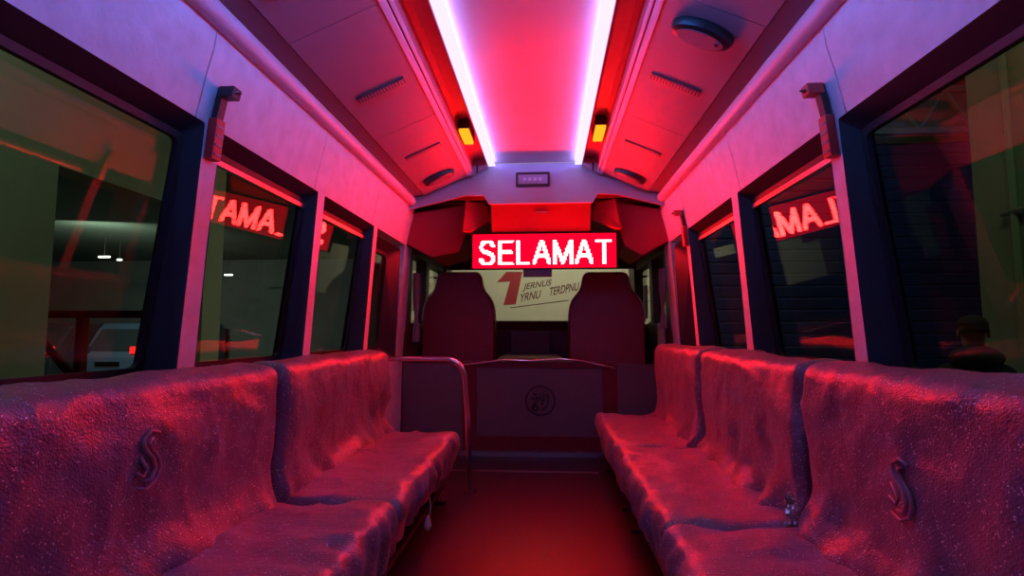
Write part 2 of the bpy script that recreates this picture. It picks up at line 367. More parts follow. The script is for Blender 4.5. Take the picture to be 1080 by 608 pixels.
        g = MB(); g.prism_on(ov(.088, .044, .033), nrm*0.004); g.build('speaker_mesh', M['speakerm'], rt)
        cc = o0+e*(uc+.062)+nrm*0.038+Vector((0, yy-.012, 0))
        g = MB(); g.tube([cc, cc+nrm*0.004], .008, 14); g.build('badge', M['chrome'], rt)
    # padded cornice tube
    b = MB(); cx, cz = 0.916, 1.895
    prof = [((cx+0.036*math.cos(t)*1.0)*s, cz+0.036*math.sin(t)) for t in [2*PI*k/20 for k in range(20)]]
    b.prism(prof, Y0, 3.9); struct(b.build('trim_%d' % (1 if s < 0 else 2), M['cornice'], smooth='auto'), 'padded round cornice above the %s windows' % side)
    # led cove strip: tape facing inwards and lens facing down
    t = thing('led_strip', (0.34*s, 1.2, 2.18), 'glowing white violet light strip along the %s edge of the ceiling panel' % side, 'light strip')
    b = MB(); b.box((0.325*s, Y0+.02, 2.171), (0.329*s, 1.45, 2.186)); b.build('led_tape', M['tape'], t)
    b = MB(); b.box((0.325*s, 1.46, 2.171), (0.329*s, 3.85, 2.186)); b.build('led_tape', M['tape2'], t)
    b = MB(); b.box((0.294*s, Y0+.02, 2.160), (0.346*s, 3.86, 2.165)); b.build('diffuser_lens', M['lens'], t)
    b = MB(); b.box((0.330*s, Y0+.02, 2.166), (0.346*s, 3.86, 2.195)); b.build('channel', M['ceil'], t)
    # amber lamp
    q = thing('amber_lamp', (0.43*s, 3.2, 2.14), 'small amber lamp glowing beside the %s light strip' % side, 'lamp')
    b = MB(); b.box((0.378*s, 3.06, 2.120), (0.436*s, 3.28, 2.150)); b.build('lens', M['amber'], q, bevel=.004)
    b = MB(); b.box((0.372*s, 3.05, 2.140), (0.442*s, 3.29, 2.198)); b.build('housing', M['black'], q)

# rear wall behind the camera
b = MB(); b.prism([(-1.1, 0), (1.1, 0), (1.05, 1.98), (0.9, 2.2), (-0.9, 2.2), (-1.05, 1.98)], Y0-0.06, Y0-0.001); struct(b.build('wall_back', M['duct']))

# header bulkhead above the partition
b = MB()
outl = [(-0.50, 2.19), (0.50, 2.19), (0.90, 2.03), (0.96, 1.90), (1.01, 1.81), (0.60, 1.925), (0.46, 1.935), (0.42, 1.865), (-0.34, 1.865), (-0.38, 1.935), (-0.52, 1.935), (-1.01, 1.81), (-0.96, 1.90), (-0.90, 2.03)]
def hy(z): return YB-0.08*(2.19-z)/0.33
b.prism_on([(x, hy(z), z) for x, z in outl], (0, 0.02, 0)); struct(b.build('wall_front', M['header']), 'grey violet header panel over the driver partition')
# digital display
q = thing('digital_display', (-0.017, YB-.03, 2.07), 'small rectangular display with dark frame on the header panel', 'display')
YD = YB-.03; tl = at(544, 182, Y=YD-.02); br = at(580, 197, Y=YD-.02)
b = MB(); b.prism_on([(x, YD+.018, z) for x, z in rpoly([(tl.x, tl.z), (br.x, tl.z), (br.x, br.z), (tl.x, br.z)], .012, 4)], (0, -.043, 0)); b.build('frame', M['black'], q, bevel=.002)
b = MB(); b.box((tl.x+.018, YD-.028, br.z+.022), (br.x-.018, YD-.024, tl.z-.022)); sc = b.build('screen', M['lcd'], q)
b = MB()
for k in range(4):
    x = tl.x+.055+k*.038; b.box((x, YD-.0295, br.z+.045), (x+.022, YD-.0278, tl.z-.045))
b.build('digit', M['lcdmark'], sc)

# cab shell beyond the header
b = MB()
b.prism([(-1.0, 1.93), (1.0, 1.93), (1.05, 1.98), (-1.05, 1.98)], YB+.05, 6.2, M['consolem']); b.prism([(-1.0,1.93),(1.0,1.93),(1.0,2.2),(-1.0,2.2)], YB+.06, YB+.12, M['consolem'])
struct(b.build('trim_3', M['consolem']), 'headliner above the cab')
for s, side in ((-1, 'left'), (1, 'right')):
    b = MB()
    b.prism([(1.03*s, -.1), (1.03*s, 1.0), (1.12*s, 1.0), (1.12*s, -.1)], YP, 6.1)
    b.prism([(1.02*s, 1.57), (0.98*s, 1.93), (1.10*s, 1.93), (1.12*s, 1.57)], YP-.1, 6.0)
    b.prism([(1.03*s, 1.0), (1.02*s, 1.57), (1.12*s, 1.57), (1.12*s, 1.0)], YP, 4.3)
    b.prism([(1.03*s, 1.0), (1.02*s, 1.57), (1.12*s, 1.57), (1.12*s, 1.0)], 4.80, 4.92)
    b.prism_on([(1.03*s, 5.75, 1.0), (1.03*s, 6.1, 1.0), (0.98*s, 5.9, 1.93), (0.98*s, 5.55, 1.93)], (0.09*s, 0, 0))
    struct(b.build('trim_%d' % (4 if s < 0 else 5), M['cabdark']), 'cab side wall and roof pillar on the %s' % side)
    b = MB(); b.prism_on([(1.07*s, 4.3, 1.0), (1.07*s, 5.8, 1.0), (1.07*s, 5.6, 1.57), (1.07*s, 4.3, 1.57)], (0.005*s, 0, 0))
    o = struct(b.build('window_%d' % (9 if s < 0 else 10), M['wglass']), 'cab side window on the %s' % side)
    # overhead console box, angular
    q = thing('overhead_console', (0.7*s, 4.0, 1.75), 'angular overhead console box on the %s of the lit sign' % side, 'console')
    xo = 0.085
    b = MB()
    if s < 0: f1 = [(-0.53, 1.935), (-0.385, 1.925), (-0.345, 1.79), (-0.50, 1.69), (-0.56, 1.69)]; f2 = [(-0.54, 1.935), (-0.98, 1.83), (-0.99, 1.60), (-0.80, 1.50), (-0.60, 1.55), (-.56, 1.66)]
    else: f1 = [(0.60, 1.93), (0.46, 1.925), (0.425, 1.79), (0.60, 1.70), (0.65, 1.70)]; f2 = [(0.61, 1.935), (0.98, 1.83), (0.99, 1.60), (0.80, 1.50), (0.68, 1.58), (0.65, 1.68)]
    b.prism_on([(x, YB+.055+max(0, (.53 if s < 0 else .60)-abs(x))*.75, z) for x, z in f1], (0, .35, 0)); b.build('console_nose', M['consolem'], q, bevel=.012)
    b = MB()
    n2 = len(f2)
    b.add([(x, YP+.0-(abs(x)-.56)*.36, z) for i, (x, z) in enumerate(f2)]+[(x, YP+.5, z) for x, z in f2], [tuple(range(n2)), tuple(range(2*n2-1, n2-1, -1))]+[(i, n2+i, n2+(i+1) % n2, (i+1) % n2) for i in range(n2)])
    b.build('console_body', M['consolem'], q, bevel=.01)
b = MB(); b.prism_on([(-1.0, 6.0, 1.0), (1.0, 6.0, 1.0), (0.96, 5.72, 1.93), (-0.96, 5.72, 1.93)], (0, .006, 0)); struct(b.build('window_11', M['wglass']), 'windshield')
b = MB(); b.prism_on([(-1.0, 5.70, 1.60), (1.0, 5.70, 1.60), (1.0, 5.60, 1.93), (-1.0, 5.60, 1.93)], (0, .05, 0)); struct(b.build('trim_10', M['cabdark'], bevel=.01), 'dark panel along the top of the windshield')
b = MB(); b.box((-1.12, 5.98, -.6), (1.12, 6.1, 1.0)); struct(b.build('trim_6', M['cabdark']), 'front body panel under the windshield')

q = thing('sign_valance', (0.05, 4.05, 1.9), 'glossy red sloping panel joining the header to the top of the lit sign', 'panel')
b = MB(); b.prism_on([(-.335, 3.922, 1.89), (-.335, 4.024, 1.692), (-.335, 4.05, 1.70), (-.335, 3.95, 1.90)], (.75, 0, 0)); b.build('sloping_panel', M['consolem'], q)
b = MB(); b.box((-.0, 3.945, 1.82), (.10, 3.975, 1.832)); b.build('catch', M['chrome'], q, bevel=.004)
# ------------------------------------------------------------------ LED sign
tl = at(498, 247, Y=YS); br = at(651, 283, Y=YS)
sg = thing('led_sign', ((tl.x+br.x)/2, YS, (tl.z+br.z)/2), 'glowing red LED sign reading SELAMAT above the driver partition', 'sign')
b = MB(); b.box((tl.x, YS, br.z), (br.x, YS+.055, tl.z)); b.build('housing', M['black'], sg, bevel=.004)
b = MB(); b.box((tl.x+.006, YS-.004, br.z+.006), (br.x-.006, YS, tl.z-.006)); b.build('face', M['face'], sg)
b = MB()
c1 = at(552, 283, Y=YS+.03); c2 = at(582, 292, Y=YS+.03); b.box((c1.x, YS+.02, c2.z), (c2.x, YS+.06, br.z+.002)); b.build('bracket', M['frame'], sg)
for sx in (.15, .85):
    b = MB(); xx = tl.x+(br.x-tl.x)*sx; b.box((xx-.012, YS+.03, tl.z-.002), (xx+.012, YS+.05, tl.z+.02)); b.build('hanger', M['black'], sg)
LET = {
 'S': ([(.86,.80),(.70,.96),(.42,1.0),(.16,.90),(.10,.72),(.22,.57),(.50,.50),(.78,.42),(.90,.27),(.82,.09),(.55,0),(.28,.02),(.08,.19)],),
 'E': ([(.12,0),(.12,1)], [(.12,1),(.88,1)], [(.12,.51),(.80,.51)], [(.12,0),(.90,0)]),
 'L': ([(.14,1),(.14,0)], [(.14,0),(.86,0)]),
 'A': ([(.02,0),(.50,1)], [(.50,1),(.98,0)], [(.20,.33),(.80,.33)]),
 'M': ([(.06,0),(.06,1)], [(.06,1),(.50,.06)], [(.50,.06),(.94,1)], [(.94,1),(.94,0)]),
 'T': ([(.50,0),(.50,1)], [(.04,1),(.96,1)])}
def dseg(p, a, c):
    a = Vector(a); c = Vector(c); p = Vector(p); d = c-a; t = max(0, min(1, (p-a).dot(d)/max(d.length_squared, 1e-9))); return (p-a-d*t).length
L0 = at(506, 255, Y=YS); L1 = at(645, 278, Y=YS)
htx = L0.z-L1.z; wtx = L1.x-L0.x; pitchd = htx/17.0
word = 'SELAMAT'; wid = {'S': .95, 'E': .90, 'L': .80, 'A': 1.0, 'M': 1.12, 'T': .92}
tot = sum(wid[c] for c in word)+.20*6; ux = wtx/tot; x = L0.x
for ch in word:
    wl = wid[ch]*ux; lb = MB(); seen = 0
    nx = int(round(wl/pitchd)); 
    for i in range(nx+1):
        for j in range(18):
            px_, pz_ = i*pitchd, j*pitchd
            dm = 9
            for pl in LET[ch]:
                q = [(u*wl, v*htx) for u, v in pl]
                for a_, c_ in zip(q, q[1:]): dm = min(dm, dseg((px_, pz_), a_, c_))
            if dm < htx*.088:
                r = pitchd*.41; X = x+px_; Z = L1.z+pz_
                lb.add([(X-r, YS-.007, Z-r), (X+r, YS-.007, Z-r), (X+r, YS-.007, Z+r), (X-r, YS-.007, Z+r)], [(0, 1, 2, 3)])
    lb.build('letter', M['letter'], sg)
    x += wl+.20*ux

# ------------------------------------------------------------------ partition
pt = thing('partition', (0, YP, 0), 'low dark partition wall behind the driver seats with round emblem', 'partition')
pa = at(503, 388, Y=YP); pb = at(636, 461, Y=YP)
b = MB(); b.box((pa.x, YP-.004, pb.z), (pb.x, YP+.03, pa.z)); b.build('panel', M['panel'], pt, bevel=.004)
b = MB()
fx0, fx1 = at(488, 400, Y=YP).x, at(651, 400, Y=YP).x
b.box((fx0, YP-.012, 0.03), (pa.x, YP+.035, pa.z+.05)); b.box((pb.x, YP-.012, .03), (fx1, YP+.035, pa.z+.05)); b.box((pa.x, YP-.012, pa.z), (pb.x, YP+.035, pa.z+.05)); b.box((pa.x, YP-.012, .03), (pb.x, YP+.035, pb.z))
b.build('frame', M['frame'], pt, bevel=.004)
for a_, c_ in ((-1.03, fx0), (fx1, 1.03)):
    b = MB(); b.box((a_, YP, .03), (c_, YP+.03, pa.z+.03)); b.build('side_panel', M['panel'], pt)
b = MB(); b.box((-1.03, YP-.06, 0), (1.03, YP-.001, .03)); b.build('kick_step', M['alu'], pt)
# curved top trim
b = MB(); pts = [at(px, py, Y=YP-.02) for px, py in ((478, 386), (500, 384), (530, 380), (560, 381), (590, 379), (615, 381), (636, 386), (650, 389))]
b.tube(pts, .008, 8); b.build('top_trim', M['chrome'], pt, smooth=True)
# round emblem with a brushed monogram of strokes
ec = at(570, 423, Y=YP-.006)
em = bpy.data.objects.new('emblem', None); COL.objects.link(em); em.parent = pt; em.location = ec-world_loc(pt)
ed = MB(); R_ = 0.115; rings = [[(ec.x+r*math.cos(2*PI*k/40), ec.y+y, ec.z+r*math.sin(2*PI*k/40)) for k in range(40)] for r, y in ((R_, .002), (R_, -.004), (R_-.012, -.004), (R_-.012, .002))]
ed.add([q for r in rings for q in r], [(i*40+k, i*40+(k+1) % 40, ((i+1) % 4)*40+(k+1) % 40, ((i+1) % 4)*40+k) for i in range(4) for k in range(40)])
ed.build('ring', M['black'], em)
def stroke(pts2, wd, name):
    m_ = MB(); m_.tube([(ec.x+x_, ec.y-.002, ec.z+z_) for x_, z_ in pts2], wd, 8); return m_.build(name, M['black'], em, smooth=True)
stroke([(-.055, .055), (-.03, .045)], .007, 'character_stroke'); stroke([(-.07, .02), (-.045, .018), (-.02, .024)], .007, 'character_stroke')
stroke([(-.02, .03), (-.035, -.01), (-.06, -.04), (-.06, -.07), (-.03, -.075), (-.018, -.05), (-.03, -.035), (-.055, -.045)], .007, 'character_stroke')
stroke([(.015, .075), (.018, .02), (.014, -.03)], .008, 'character_stroke'); stroke([(.05, .06), (.058, .02), (.055, -.02), (.04, -.05), (.01, -.07)], .007, 'character_stroke'); stroke([(-.005, .05), (-.003, 0.0)], .005, 'character_stroke')

# floor door threshold strip
b = MB(); b.box((-.9, 3.60, 0.0), (.42, 3.63, .004)); struct(b.build('trim_7', M['alu']), 'thin metal threshold strip on the floor')

# ------------------------------------------------------------------ handrail
hr = thing('handrail', (-0.39, 3.12, 0), 'bent chrome grab rail at the front end of the left bench', 'handrail')
b = MB(); yy = 3.14; zt = .765; xb = -.385; pts = [(-1.035, yy, zt), (xb-.13, yy, zt)]
for k in range(1, 9):
    a_ = PI/2*k/8; pts.append((xb-.13+.115*math.sin(a_), yy, zt-.115*(1-math.cos(a_))))
pts += [(xb, yy, .45), (xb+.02, yy, .01)]
b.tube(pts, .016, 14); b.build('rail_tube', M['chrome'], hr, smooth='auto')
b = MB(); b.tube([(xb+.02, yy, 0.0), (xb+.02, yy, .008)], .042, 20); b.build('floor_flange', M['chrome'], hr)
b = MB(); b.tube([(-1.04, yy, zt), (-1.02, yy, zt)], .035, 16); b.build('wall_flange', M['chrome'], hr)

# ------------------------------------------------------------------ benches
def sweep(prof, y0, y1, r, ny, name, m, parent, disp, sub=1):
    n = len(prof); cx = (max(p[0] for p in prof)+min(p[0] for p in prof))/2; cz = (max(p[1] for p in prof)+min(p[1] for p in prof))/2
    hx = (max(p[0] for p in prof)-min(p[0] for p in prof))/2; hz = (max(p[1] for p in prof)-min(p[1] for p in prof))/2
    st = []
    for k in range(7): st.append(r*(1-math.cos(PI/2*k/6)))
    ys = [(y0+e_, e_) for e_ in st]+[(y0+r+(y1-y0-2*r)*k/ny, r) for k in range(1, ny)]+[(y1-e_, e_) for e_ in reversed(st)]
    vs = []; fs = []
    for y, e_ in ys:
        ins = r-math.sqrt(max(0, r*r-(r-e_)**2))
        sx = 1-ins/hx; sz = 1-ins/hz
        for x_, z_ in prof: vs.append(Vector((cx+(x_-cx)*sx, y, cz+(z_-cz)*sz)))
    for i in range(len(ys)-1):
        for k in range(n): fs.append((i*n+k, i*n+(k+1) % n, (i+1)*n+(k+1) % n, (i+1)*n+k))
    fs += [tuple(range(n-1, -1, -1)), tuple((len(ys)-1)*n+k for k in range(n))]
    me = bpy.data.meshes.new(name); me.from_pydata(vs, [], fs)
    bm = bmesh.new(); bm.from_mesh(me); bmesh.ops.recalc_face_normals(bm, faces=bm.faces); bm.normal_update()
    mv = [(v, disp(v.co, v.normal)) for v in bm.verts]
    for v, d in mv: v.co += d
    bm.to_mesh(me); bm.free(); me.materials.append(m)
    for p in me.polygons: p.use_smooth = len(p.vertices) < 5
    o = bpy.data.objects.new(name, me); COL.objects.link(o); o.parent = parent; me.transform(Matrix.Translation(-world_loc(parent)))
    return o
def dens(pts, rad, step=.022, n=6):
    rp = rpoly(pts, rad, n); out = []
    for i, p in enumerate(rp):
        q = rp[(i+1) % len(rp)]; d = math.hypot(q[0]-p[0], q[1]-p[1]); k = max(1, int(d/step))
        for j in range(k): out.append((p[0]+(q[0]-p[0])*j/k, p[1]+(q[1]-p[1])*j/k))
    return out
def bench(s, y0, y1, label, seed, folds, logo=None, tie=None):
    dh = .015 if s < 0 else .035
    root = thing('bench_seat', (0.7*s, (y0+y1)/2, 0), label, 'bench', None)
    def dz(scale, off): return lambda p: noise.noise(Vector((p.x*scale+seed*7.3+off, p.y*scale, p.z*scale)))
    n1, n2, n3 = dz(4.2, 0), dz(11, 31), dz(26, 77)
    def ridge(p, f, o):   # sharp crease field
        return 1-abs(noise.noise(Vector((p.x*f+o, p.y*f*1.3+seed*3.1, p.z*f))))*2.2
    def dback(p, nm):
        d = n1(p)*.012+n2(p)*.006+n3(p)*.002
        zf = max(0, min(1, (0.74-p.z)/.35))
        d += zf*folds*.010*math.sin(p.y*19+seed+1.5*n1(p)*3+p.z*2)*(1 if abs(nm.x) > .4 else .3)
        d += max(0, ridge(p, 3.2, seed))**6*.010*(1 if abs(nm.x) > .4 else .5)
        # cover flares out at the foot where it meets the cushion
        flare = max(0, min(1, (0.50-p.z)/.14))
        v = nm*d
        if nm.x*s < -.2: v += Vector((-s*.062*flare*flare*(1+.7*n2(p)), 0, 0))
        return v
    def dcush(p, nm):
        d = n1(p)*.016+n2(p)*.008+n3(p)*.003
        d += max(0, ridge(p, 3.0, seed+40))**6*.012
        fr = max(0, min(1, (0.56-abs(p.x))/.14))        # front edge: pleated skirt
        d += fr*.007*math.sin(p.y*46+2*n1(p)*4+seed*2)
        v = nm*d
        if p.z < .24 and abs(p.x) < .6: v += Vector((0, 0, -.02*(0.5+n2(p)*1.5)))
        return v
    ny = max(30, int((y1-y0)/.02))
    prof = dens([(0.865*s, .30), (0.832*s, .62), (0.838*s, .795+dh), (0.955*s, .812+dh), (1.025*s, .80+dh), (1.02*s, .30)], [.03, .2, .045, .05, .04, .03])
    bk = sweep(prof, y0+.006, y1-.006, .035, ny, 'backrest', M['fabric'], root, dback)
    prof = dens([(0.435*s, .20), (0.415*s, .31), (0.435*s, .362), (0.70*s, .357), (0.90*s, .375), (0.92*s, .24), (0.50*s, .22)], [.02, .06, .05, .2, .03, .03, .02])
    sweep(prof, y0+.004, y1-.004, .04, ny, 'seat_cushion', M['fabric2'], root, dcush)
    b = MB(); b.box((0.50*s, y0+.04, .185), (1.0*s, y1-.04, .225)); b.box((.50*s, y0+.04, .05), (.52*s, y1-.04, .075)); b.build('seat_frame', M['steel'], root)
    for yy_ in (y0+.14, y1-.14):
        b = MB(); b.box((.52*s, yy_-.018, 0.004), (.56*s, yy_+.018, .2)); b.box((.47*s, yy_-.03, 0), (.60*s, yy_+.03, .012)); b.build('leg', M['steel'], root)
    if logo:
        ly, lz = logo; xs = 0.826*s
        b = MB(); sc_ = .062
        def sp(pts_, wd):
            b.tube([(xs, ly+u*sc_*(-s), lz+v*sc_) for u, v in pts_], wd, 8)
        sp([(.42, .85), (.0, 1.0), (-.38, .75), (-.35, .42), (.1, .0), (.28, -.4), (.1, -.78), (-.25, -.8)], .0045)
        sp([(.1, .72), (-.12, .58), (.05, .3), (.42, -.05), (.55, -.45), (.38, -.85), (-.1, -1.1), (-.55, -.95)], .004)
        sp([(-.5, .1), (-.15, -.35), (-.3, -.62), (-.62, -.4)], .004)
        b.build('embossed_logo', M['logo'], root, smooth=True)
    if tie:
        ty, = tie; b = MB()
        b.tube([(.43*s, ty, .21), (.425*s, ty+.005, .17), (.43*s, ty+.008, .13)], .004, 6); b.prism_on([(.44*s, ty-.018, .135), (.44*s, ty+.02, .13), (.43*s, ty+.024, .085), (.44*s, ty+.005, .065), (.45*s, ty-.02, .09)], (-.006*s, 0, 0)); b.build('cover_tie', M['tag'], root)
    return root
bench(-1, -.02, 1.80, 'nearest bench on the left with wide plastic-covered backrest and embossed swirl', 1, .5, logo=(1.19, .64), tie=(1.55,))
bench(-1, 1.83, 3.09, 'short left bench beside the chrome grab rail, plastic-covered', 2, .7, tie=(2.35,))
bench(1, -.02, 1.655, 'nearest bench on the right with wide plastic-covered backrest and embossed swirl', 3, .5, logo=(1.2, .60))
bench(1, 1.685, 2.74, 'middle bench on the right with draped pleated backrest cover', 4, 1.4)
bench(1, 2.765, 3.82, 'farthest bench on the right beside the driver partition', 5, .6)
# crumpled plastic bag end between the right benches
b = MB(); base = Vector((.80, 1.668, .385)); nu, nv = 9, 13; vs = []
for i in range(nu):
    for j in range(nv):
        u = (i/(nu-1)-.5)*.035; v = (j/(nv-1)-.3)*.10
        q = Vector((u, 0, v)); vs.append(base+Vector((u+random.uniform(-.005, .005), random.uniform(-.010, .010), v+random.uniform(-.004, .004))))
fs = [(i*nv+j, (i+1)*nv+j, (i+1)*nv+j+1, i*nv+j+1) for i in range(nu-1) for j in range(nv-1)]
b.add(vs, fs); film = b.build('crumpled_plastic', mat('crinkled_clear_film', (.8, .8, .8), .12, metal=.9, coat=1), loc=tuple(base))
md = film.modifiers.new('thick', 'SOLIDIFY'); md.thickness = .0008
tag(film, 'shiny crumpled plastic film stuck in the gap between two right benches', 'plastic film')

# ------------------------------------------------------------------ emergency hammers
def hammer(s, y, z0, label, sc=1.0):
    x0 = xw(z0)*s
    t = thing('emergency_hammer', (x0, y, z0), label, 'hammer', None)
    tilt = lambda z: xw(z)*s
    def bx(y0_, y1_, za, zb, d0, d1, nm, m_, bev=.002, par=t):
        b = MB(); q = []
        for z_ in (za, zb):
            for (yy_, dd) in ((y0_, d0), (y1_, d0), (y1_, d1), (y0_, d1)): q.append((tilt(z_)-dd*s, yy_, z_))
        b.add(q, [(0, 1, 2, 3), (4, 5, 6, 7), (0, 1, 5, 4), (1, 2, 6, 5), (2, 3, 7, 6), (3, 0, 4, 7)]); return b.build(nm, m_, par, bevel=bev)
    h = .25*sc
    hd = bx(y-.022, y+.022, z0, z0+h*.52, .002, .030, 'holder', M['red'])
    for k in range(4):     # raised ribs on the holder
        za = z0+.012+k*h*.12; bx(y-.016, y+.016, za, za+.007, .030, .034, 'rib', M['logo'], 0, hd)
    bx(y-.017, y+.017, z0+h*.50, z0+h*.93, .004, .024, 'handle', M['black'])
    bx(y-.022, y+.022, z0+h*.80, z0+h*.93, .012, .060, 'hammer_head', M['red'] if s > 0 else M['black'])
    b = MB(); zc = z0+h*.865; b.tube([(tilt(zc)-.058*s, y, zc), (tilt(zc)-.076*s, y, zc)], [.009, .002], 10); b.build('metal_tip', M['chrome'], t)
    return t
hammer(-1, 1.585, 1.475, 'red emergency hammer in holder on the nearest left window pillar')
hammer(1, 1.685, 1.475, 'red emergency hammer in holder on the nearest right window pillar')
hammer(1, 3.44, 1.475, 'red emergency hammer on the far right window pillar near the cab')

# ------------------------------------------------------------------ cab: seats, dashboard, bits
def cab_seat(x0, x1, ztop, y, label):
    cx = (x0+x1)/2; hw = (x1-x0)/2; t = thing('driver_seat' , (cx, y, 0), label, 'seat')
    # backrest silhouette in XZ: body, shoulders, integrated headrest
    out = [(-1, .45), (-1, ztop-.36), (-.93, ztop-.24), (-.66, ztop-.15), (-.60, ztop-.03), (-.5, ztop), (.5, ztop), (.60, ztop-.03), (.66, ztop-.15), (.93, ztop-.24), (1, ztop-.36), (1, .45)]
    pr = rpoly([(cx+u*hw, z) for u, z in out], [.05, .08, .08, .06, .05, .04, .04, .05, .06, .08, .08, .05], 4)
    n = len(pr); rings = []
    zc = (ztop+.45)/2
    for dy, k in ((-.075, .90), (-.06, .97), (-.03, 1), (.03, 1), (.06, .97), (.075, .9)):
        rings.append([(cx+(x_-cx)*(1-(1-k)*.5), y+dy-(z_-zc)*.10*-1, zc+(z_-zc)*(1-(1-k)*.25)) for x_, z_ in pr])
    b = MB(); b.add([q for r in rings for q in r], [(i*n+k, i*n+(k+1) % n, (i+1)*n+(k+1) % n, (i+1)*n+k) for i in range(5) for k in range(n)]+[tuple(range(n)), tuple(range(5*n, 6*n))])
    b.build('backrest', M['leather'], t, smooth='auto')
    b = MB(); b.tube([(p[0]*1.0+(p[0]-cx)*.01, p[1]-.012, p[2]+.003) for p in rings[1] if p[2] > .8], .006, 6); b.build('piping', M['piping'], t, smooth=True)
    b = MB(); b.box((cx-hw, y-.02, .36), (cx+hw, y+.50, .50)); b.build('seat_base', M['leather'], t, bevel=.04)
    b = MB(); b.box((cx-hw*.8, y+.05, 0), (cx+hw*.8, y+.42, .36)); b.build('pedestal', M['steel'], t)
yS = 4.55
a0, a1 = at(447, 330, Y=yS).x, at(523, 330, Y=yS).x
cab_seat(a0, a1, at(485, 288, Y=yS).z, yS, 'high-backed dark leather front seat on the left of the cab')
a0, a1 = at(599, 330, Y=yS).x, at(679, 330, Y=yS).x
cab_seat(a0, a1, at(640, 288, Y=yS).z, yS, 'high-backed dark leather driver seat on the right of the cab')
db = thing('dashboard', (0, 5.6, 0.6), 'dark dashboard under the windshield between the front seats', 'dashboard')
zd = at(560, 338, Y=5.35).z
b = MB(); b.add([], [])
prf = [(5.30, .35), (5.25, zd-.10), (5.33, zd-.01), (5.45, zd), (5.97, zd-.03), (5.97, .35)]
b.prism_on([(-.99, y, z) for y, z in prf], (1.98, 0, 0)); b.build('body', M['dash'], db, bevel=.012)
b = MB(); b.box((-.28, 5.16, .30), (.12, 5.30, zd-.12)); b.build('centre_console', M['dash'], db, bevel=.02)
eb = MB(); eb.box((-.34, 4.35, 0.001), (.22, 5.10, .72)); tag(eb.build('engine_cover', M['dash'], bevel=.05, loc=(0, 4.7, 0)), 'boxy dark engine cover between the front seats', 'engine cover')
sw = thing('steering_wheel', (.55, 5.12, 1.0), 'steering wheel in front of the right driver seat', 'steering wheel')
b = MB(); c0 = Vector((.60, 5.10, .98)); ax1 = Vector((1, 0, 0)); ax2 = Vector((0, .55, .83)).normalized()
ring = [c0+ax1*.2*math.cos(2*PI*k/28)+ax2*.2*math.sin(2*PI*k/28) for k in range(29)]
b.tube(ring, .013, 8); b.build('rim', M['black'], sw, smooth=True)
b = MB(); b.tube([c0-ax1*.19, c0+ax1*.19], .012, 8); b.tube([c0, c0-ax2*.19], .012, 8); b.tube([c0, Vector((.60, 5.22, .88))], .025, 8); b.build('spoke', M['black'], sw, smooth=True)
# gathered curtains at the cab sides
def curtain(x, y, z0, z1, wd, label, m_):
    n = 14; vs = []; 
    for j in range(9):
        z = z0+(z1-z0)*j/8; pinch = 1-.55*math.exp(-((z-(z0+(z1-z0)*.35))/.08)**2)
        for k in range(n*2):
            a_ = 2*PI*k/(n*2); r = 1+.22*math.cos(a_*6+j*.3); vs.append((x+.022*r*math.cos(a_)*pinch, y+wd*r*math.sin(a_)*pinch, z))
    N2 = n*2; fs = [(j*N2+k, j*N2+(k+1) % N2, (j+1)*N2+(k+1) % N2, (j+1)*N2+k) for j in range(8) for k in range(N2)]+[tuple(range(N2)), tuple(range(8*N2, 9*N2))]
    b = MB(); b.add(vs, fs); return tag(b.build('curtain', m_, smooth='auto', loc=(x, y, z0)), label, 'curtain')
curtain(-.97, 4.24, .85, 1.40, .07, 'gathered grey curtain beside the left cab window', M['curtain'])
curtain(.99, 4.22, .95, 1.42, .06, 'gathered grey curtain beside the right cab window', M['curtain'])
b = MB(); b.box((1.005, 4.30, .80), (1.02, 4.52, 1.0)); tag(b.build('document_holder', M['paper'], bevel=.004, loc=(1.01, 4.4, .8)), 'pale document holder on the right cab wall', 'document holder')
b = MB(); b.box((1.0, 5.0, 1.05), (1.019, 5.12, 1.36)); tag(b.build('document_sheet', M['paper'], loc=(1.01, 5.06, 1.05)), 'white sheet hanging by the right roof pillar of the cab', 'paper')
# side mirrors outside
for s, side in ((-1, 'left'), (1, 'right')):
    t = thing('side_mirror', (1.28*s, 5.7, 1.2), 'tall exterior mirror outside the %s cab window' % side, 'mirror')
    b = MB(); b.box((1.22*s, 5.66, 1.15), (1.42*s, 5.74, 1.50)); b.build('housing', M['black'], t, bevel=.02)
    b = MB(); b.box((1.235*s, 5.652, 1.17), (1.405*s, 5.66, 1.48)); b.build('mirror_glass', M['chrome'], t)
    b = MB(); b.tube([(1.10*s, 5.8, 1.52), (1.3*s, 5.7, 1.53), (1.32*s, 5.7, 1.48)], .012, 8); b.build('arm', M['black'], t, smooth=True)

# ------------------------------------------------------------------ garage outside
GZ = -.75
b = MB(); b.box((-22, -6, GZ-.2), (14, 24, GZ)); struct(b.build('ground', M['gfloor']), 'concrete garage floor')
XL, XR = -4.0, 3.9
b = MB()
yA = 4.1; zt = 2.32
b.box((XL-.25, -6, GZ), (XL, yA, 5)); b.box((XL-.25, yA, zt), (XL, 6.05, 5)); b.box((XL-.25, 6.05, GZ), (XL, 6.4, 5)); b.box((XL-.25, 6.4, 3.6), (XL, 13, 5)); b.box((XL-.25, 12.5, GZ), (XL, 13, 3.6))
struct(b.build('wall_garage_left', M['ggreen']), 'pale green garage wall with dark openings on the left')
b = MB(); b.box((-20, 19, GZ), (-4.2, 19.2, 5)); b.box((-20.2, 4, GZ), (-20, 19, 5)); b.box((-20, 3.9, GZ), (XL-.25, 4.09, 5)); struct(b.build('wall_garage_far_left', M['gdark']), 'dark far walls of the garage bay on the left')
b = MB(); b.box((-20, 4.1, 3.6), (XL-.26, 19, 3.7)); struct(b.build('trim_8', M['gceil']), 'low dark ceiling of the bay on the left')
